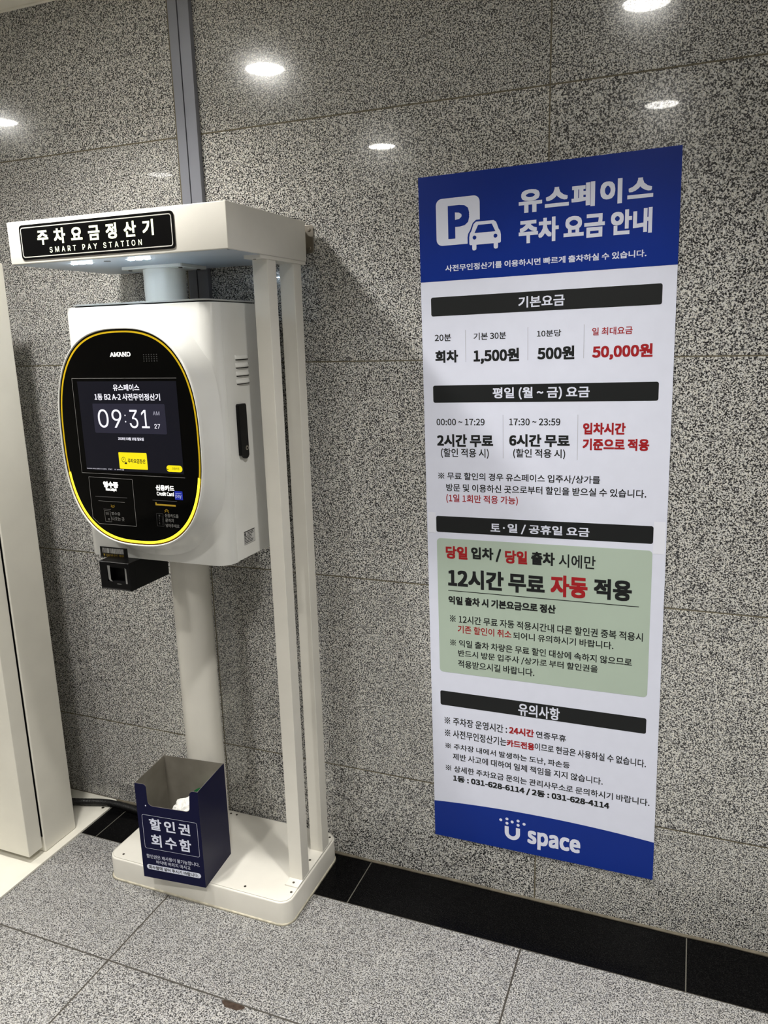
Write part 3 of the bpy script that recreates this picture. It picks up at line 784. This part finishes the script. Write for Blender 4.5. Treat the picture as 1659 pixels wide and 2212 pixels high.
for z in (1.1400, 1.1440, 1.1480, 1.1520, 1.1560, 1.1600): m_.flat(rect(-.8345, z, -.8338, z + .003), g1)
kb(m_, 'card_icon', M_FRAMED, pan)
m_ = MB()
kl(pan, M_BACKLIT, '영수증', -1.0017, 1.2250, -0.9563, 1.2405, g1, 3)
kl(pan, M_BACKLIT, 'Receipt', -0.9954, 1.2153, -0.9623, 1.2248, g1, 2)
kl(pan, M_BACKLIT, '신용카드', -0.8447, 1.2250, -0.7921, 1.2386, g1, 2)
kl(pan, M_BACKLIT, 'Credit Card', -0.8433, 1.2128, -0.7946, 1.2225, g1, 1)
m_ = MB(); n_ = MB()
for dz in (0, -.0036):
    for x0, x1 in ((-.9852, -.9799), (-.9736, -.9799)): m_.flat(stroke((x0, 1.1818 + dz), (x1, 1.1785 + dz), .0009), g1)
    for x0, x1 in ((-.8254, -.8195), (-.8131, -.8195)): n_.flat(stroke((x0, 1.1755 + dz), (x1, 1.1803 + dz), .0009), g1)
kb(m_, 'chevron_mark', M_GOLD, pan); kb(n_, 'chevron_mark', M_GOLD, pan)
m_ = MB()
m_.flat([(-.8503, 1.1881), (-.7914, 1.1879), (-.7915, 1.1919), (-.8465, 1.1921), (-.8466, 1.1958), (-.8503, 1.1951)], g1)
kb(m_, 'card_lip', M_GOLD, pan)
ps = kb(MB().flat(rect(-.7916, 1.2050, -.7692, 1.2259), g2), 'pay_sticker', M_PAYBLUE, pan)
kl(ps, M_PRINTW, 'pay', -.7896, 1.2080, -.7726, 1.2172, g3, 0)
m_ = MB(); m_.flat(stroke((-.7890, 1.2208), (-.7726, 1.2208), .0007), g3)
kb(m_, 'logo_line', M_PRINTW, ps)

# barcode scanner hanging under the cabinet, and its sticker
sx0, sx1, syf, syb, sz0, sz1 = -1.0610, -0.9665, -0.4000, -0.2430, 0.9520, 1.0262
# hollow front: shell plus window
sh = MB()
o2 = rect(sx0, sz0, sx1, sz1); 
sh.prism(o2, 'y', syf + .022, syb, bev=.0012)
sh.loft([[(x, syf + .0225, z) for x, z in o2], [(x, syf + .0015, z) for x, z in o2], [(x, syf, z) for x, z in rect(sx0 + .0015, sz0 + .0015, sx1 - .0015, sz1 - .0015)],
         [(x, syf, z) for x, z in rect(sx0 + .024, sz0 + .021, sx1 - .010, sz1 - .014)], [(x, syf + .021, z) for x, z in rect(sx0 + .030, sz0 + .026, sx1 - .016, sz1 - .018)]], cap1=True, smooth=False)
scn = kb(sh, 'barcode_scanner', M_BLACK, fixn=True)
F2 = F(syf - .0004)
m_ = MB(); n_ = MB()
m_.flat([(-1.0350, 1.0165), (-1.0270, 1.0165), (-1.0265, 0.9790), (-1.0210, 0.9745), (-1.0280, 0.9745), (-1.0335, 0.9790)], F2)
n_.flat([(-.9800, 1.0135), (-.9755, 1.0110), (-.9745, .9715), (-.9800, .9715)], F2)
M_BAR = pm('dim_light_bar', srgb(120, 120, 118), .4, .4)
kb(m_, 'light_bar', M_BAR, scn); kb(n_, 'light_bar', M_BAR, scn)
kb(MB().flat(rect(-1.0080, .9685, -.9950, .9702), F2), 'indicator', M_BAR, scn)
m_ = MB(); m_.flat(rect(-1.0550, .9535, -.9690, .9565), F2)
kb(m_, 'lip', pm('dark_grey_plastic', srgb(44, 44, 44), .4, .5), scn)
st_ = kb(MB().box(-1.0925, -1.0040, byf - .0009, byf + .0005, 1.0220, 1.0510), 'barcode_sticker', pm('sticker_black', srgb(14, 14, 14), .4, .4, var=0), door)
m_ = MB(); fs = F(byf - .0011)
rnd = random.Random(5)
x = -1.0845
while x < -1.0155:
    w = rnd.choice((.0008, .0012, .0018, .0026)); m_.flat(rect(x, 1.0345, x + w, 1.0478), fs); x += w + rnd.choice((.0007, .0011, .0018))
kb(m_, 'barcode', M_LABEL, st_)
kl(st_, M_GOLD, 'QR/바코드 할인', -1.0745, 1.0238, -1.0160, 1.0325, fs, 0)
m_ = MB(); m_.flat([(-1.0830, 1.0318), (-1.0800, 1.0242), (-1.0768, 1.0318)], fs)
kb(m_, 'arrow_mark', M_GOLD, st_)

# ------------------------------------------------------------------ ticket collection bin standing on the plinth
bang = math.radians(5.3)
binr = thing('collection_bin', (-1.05428, -0.36723, 0.0722), 'open-topped navy blue bin with white Korean lettering standing on the white plinth', 'bin', rz=bang)
BW, BD, BH, TH = 0.1982, 0.1520, 0.2985, 0.0014
def lb_(mb, name, mat, parent=None, fixn=False): return mb.build(name, mat, parent or binr, binr, local=True, fixn=fixn)
def arcp(cx, cz, r, a0, a1, n=8): return [(cx + r * math.cos(math.radians(a0 + (a1 - a0) * k / n)), cz + r * math.sin(math.radians(a0 + (a1 - a0) * k / n))) for k in range(n + 1)]
fo = [(0, 0), (BW, 0), (BW, BH)] + arcp(.1830, BH - .011, .011, 90, 180) + arcp(.1550, .2460, .0135, 0, -90) + arcp(.0515, .2475, .0155, 270, 180) + arcp(.0250, BH - .011, .011, 0, 90) + [(0, BH)]
front_ = lb_(MB().prism(fo, 'y', 0.0, TH, mi=0), 'front_panel', [M_NAVY])
lb_(MB().prism([(x, max(.001, z + .0010)) for x, z in fo], 'y', TH, TH + .0008), 'front_lining', M_BRUSH)
for nm, x0, x1, x2 in (('side_panel', 0.0, TH, TH + .0008), ('side_panel', BW, BW - TH, BW - TH - .0008)):
    s_ = lb_(MB().box(min(x0, x1), max(x0, x1), TH, BD, 0, BH), nm, M_NAVY)
    lb_(MB().box(min(x1, x2), max(x1, x2), TH + .0008, BD - .0008, 0.001, BH + .0010), 'steel_lining', M_BRUSH, s_)
bk = lb_(MB().box(TH, BW - TH, BD - TH, BD, 0, BH), 'back_panel', M_NAVY)
lb_(MB().box(TH, BW - TH, BD - TH - .0008, BD - TH, 0.001, BH + .0010), 'steel_lining', M_BRUSH, bk)
lb_(MB().box(TH, BW - TH, TH, BD - TH, 0, .0012), 'bottom', M_BRUSH)
bf = lambda u, v: (u, -0.0004, v - 0.0722)
bf2 = lambda u, v: (u, -0.0007, v - 0.0722)
m_ = MB()
m_.band(rrect(.0135, .1680, .1878, .2760, .006), rrect(.0143, .1688, .1870, .2752, .0052), bf)
lb_(m_, 'frame_line', M_PRINTW, front_)
def bl_(par, mat, *a): return text_line(par, binr, mat, *a, local=True)
bl_(front_, M_PRINTW, '할인권', .0357, .2310, .1640, .2672, bf, 1, 1.1)
bl_(front_, M_PRINTW, '회수함', .0363, .1780, .1634, .2168, bf, 1, 1.1)
pill = lb_(MB().flat(rrect(.0130, .0998, .1860, .1158, .0079), bf), 'caption_pill', M_PRINTW, front_)
lb_(MB().flat(circ(.0295, .3050, .0022, 14), bf), 'rivet', M_PRINTW, front_)
bl_(front_, M_PRINTW, '할인권은 재사용이 불가능합니다.', .0155, .1366, .1847, .1492, bf, 0)
bl_(front_, M_PRINTW, '바닥에 버리지 마시고', .0456, .1212, .1542, .1334, bf, 0)
bl_(pill, M_INK, '회수함에 넣어 주시기 바랍니다.', .0195, .1020, .1790, .1138, bf2, 1)

Rb = Matrix.Translation((-1.05428, -0.36723, 0.0722)) @ Matrix.Rotation(bang, 4, 'Z')
def crumple(name, c, r, seed, label, sq=1.0):
    bm = bmesh.new(); bmesh.ops.create_icosphere(bm, subdivisions=4, radius=1)
    for v in bm.verts:
        p = v.co.copy()
        d = 1 + .30 * (abs(noise.noise(p * 1.7 + Vector((seed, 0, 0)))) - .25) - .16 * abs(noise.noise(p * 4.2 + Vector((0, seed, 0))))
        v.co = p * (r * d); v.co.z *= sq
    w = Rb @ Vector(c)
    t = thing_mesh(name, MB().bm(bm), M_CRUMP, w)
    tag(t, label, 'paper')
def thing_mesh(name, mb, mat, w):
    me = bpy.data.meshes.new(name); me.from_pydata(mb.v, [], mb.f); me.materials.append(mat)
    o = bpy.data.objects.new(name, me); COL.objects.link(o); o.location = w; return o
crumple('crumpled_paper', (.092, .076, .064), .056, 3.1, 'lower crumpled white paper at the bottom of the navy bin, beneath the other')
crumple('crumpled_paper', (.128, .058, .178), .050, 8.4, 'crumpled white paper showing through the cut-out of the navy bin', 1.15)
w = Rb @ Vector((.136, .121, .086))
cup = thing('paper_cup', w, 'green paper cup with pale rim standing at the back inside the navy bin', 'cup', rz=bang)
def cring(r, z, n=40): return [(r * math.cos(2 * math.pi * k / n), r * math.sin(2 * math.pi * k / n), z) for k in range(n)]
MB().loft([cring(.0150, 0), cring(.0245, .128), cring(.0238, .1285), cring(.0235, .128), cring(.0145, .002)], cap0=True, cap1=True).build('cup_wall', M_CUPG, cup, cup, local=True, fixn=True)
MB().loft([cring(.0236, .1262), cring(.0243, .1292), cring(.0250, .1298), cring(.0252, .1284), cring(.0247, .1268)]).build('rim', M_CUPG, cup, cup, local=True, fixn=True)
MB().loft([cring(.0222, .1175), cring(.001, .1176)], cap1=True).build('lid', M_CUPW, cup, cup, local=True, fixn=True)

# ------------------------------------------------------------------ black corrugated conduit along the wall
pts = [Vector(p) for p in ((-1.72, -0.10, .0200), (-1.60, -0.085, .0200), (-1.486, -0.052, .0200), (-1.42, -0.044, .0175), (-1.348, -0.043, .0126), (-1.29, -0.048, .0132), (-1.2375, -0.056, .022))]
def cr(p0, p1, p2, p3, t): return 0.5 * ((2 * p1) + (-p0 + p2) * t + (2 * p0 - 5 * p1 + 4 * p2 - p3) * t * t + (-p0 + 3 * p1 - 3 * p2 + p3) * t ** 3)
path = []
for i in range(len(pts) - 1):
    a = pts[max(i - 1, 0)]; d = pts[min(i + 2, len(pts) - 1)]
    for k in range(100): path.append(cr(a, pts[i], pts[i + 1], d, k / 100))
rings = []; s_ = 0.0
for i, p in enumerate(path):
    t_ = (path[min(i + 1, len(path) - 1)] - path[max(i - 1, 0)]).normalized()
    if i: s_ += (p - path[i - 1]).length
    r = .0108 + .0013 * math.sin(2 * math.pi * s_ / .0042)
    side = t_.cross(Vector((0, 0, 1))).normalized(); up = side.cross(t_)
    rings.append([tuple(p + side * (r * math.cos(2 * math.pi * k / 16)) + up * (r * math.sin(2 * math.pi * k / 16))) for k in range(16)])
o = MB().loft(rings, cap0=True, cap1=True).build('cable_conduit', M_TUBE, fixn=True)
tag(o, 'black corrugated cable conduit lying along the wall between the two white machines', 'cable conduit')

# ------------------------------------------------------------------ the white machine at the left edge
mac = thing('white_machine', (-1.80, -0.28, 0.0), 'tall white steel machine on a flat base plate at the left edge of the photo', 'machine')
def ac(mb, name, mat, parent=None): return mb.build(name, mat, parent or mac, mac)
bp_ = ac(MB().prism(rrect(-2.25, -0.80, -1.4555, -0.0055, .02, 5), 'z', 0.0, .007, bev=.0008), 'base_plate', M_CREAM)
ac(MB().cyl((-1.478, -0.062), .005, .0065, .0078, n=16), 'bolt', M_SCREW, bp_)
hs = ac(MB().box(-2.12, -1.4840, -0.3145, -0.1830, .007, 1.7970, .0035, 3), 'housing', M_CREAM)
ac(MB().box(-2.10, -1.5350, -0.3225, -0.3155, .034, 1.780), 'door_gap', M_DARK, hs)
ac(MB().box(-2.10, -1.4885, -0.3158, -0.3140, .062, 1.785), 'gap_shade', M_BLACK, hs)  # black strip standing in for the shade inside the door gap
ac(MB().box(-2.12, -1.4862, -0.3755, -0.3222, .030, 1.7900, .0018, 2), 'front_door', M_CREAM)

bpy.data.objects.remove(_fo)
bpy.data.curves.remove(_fc)
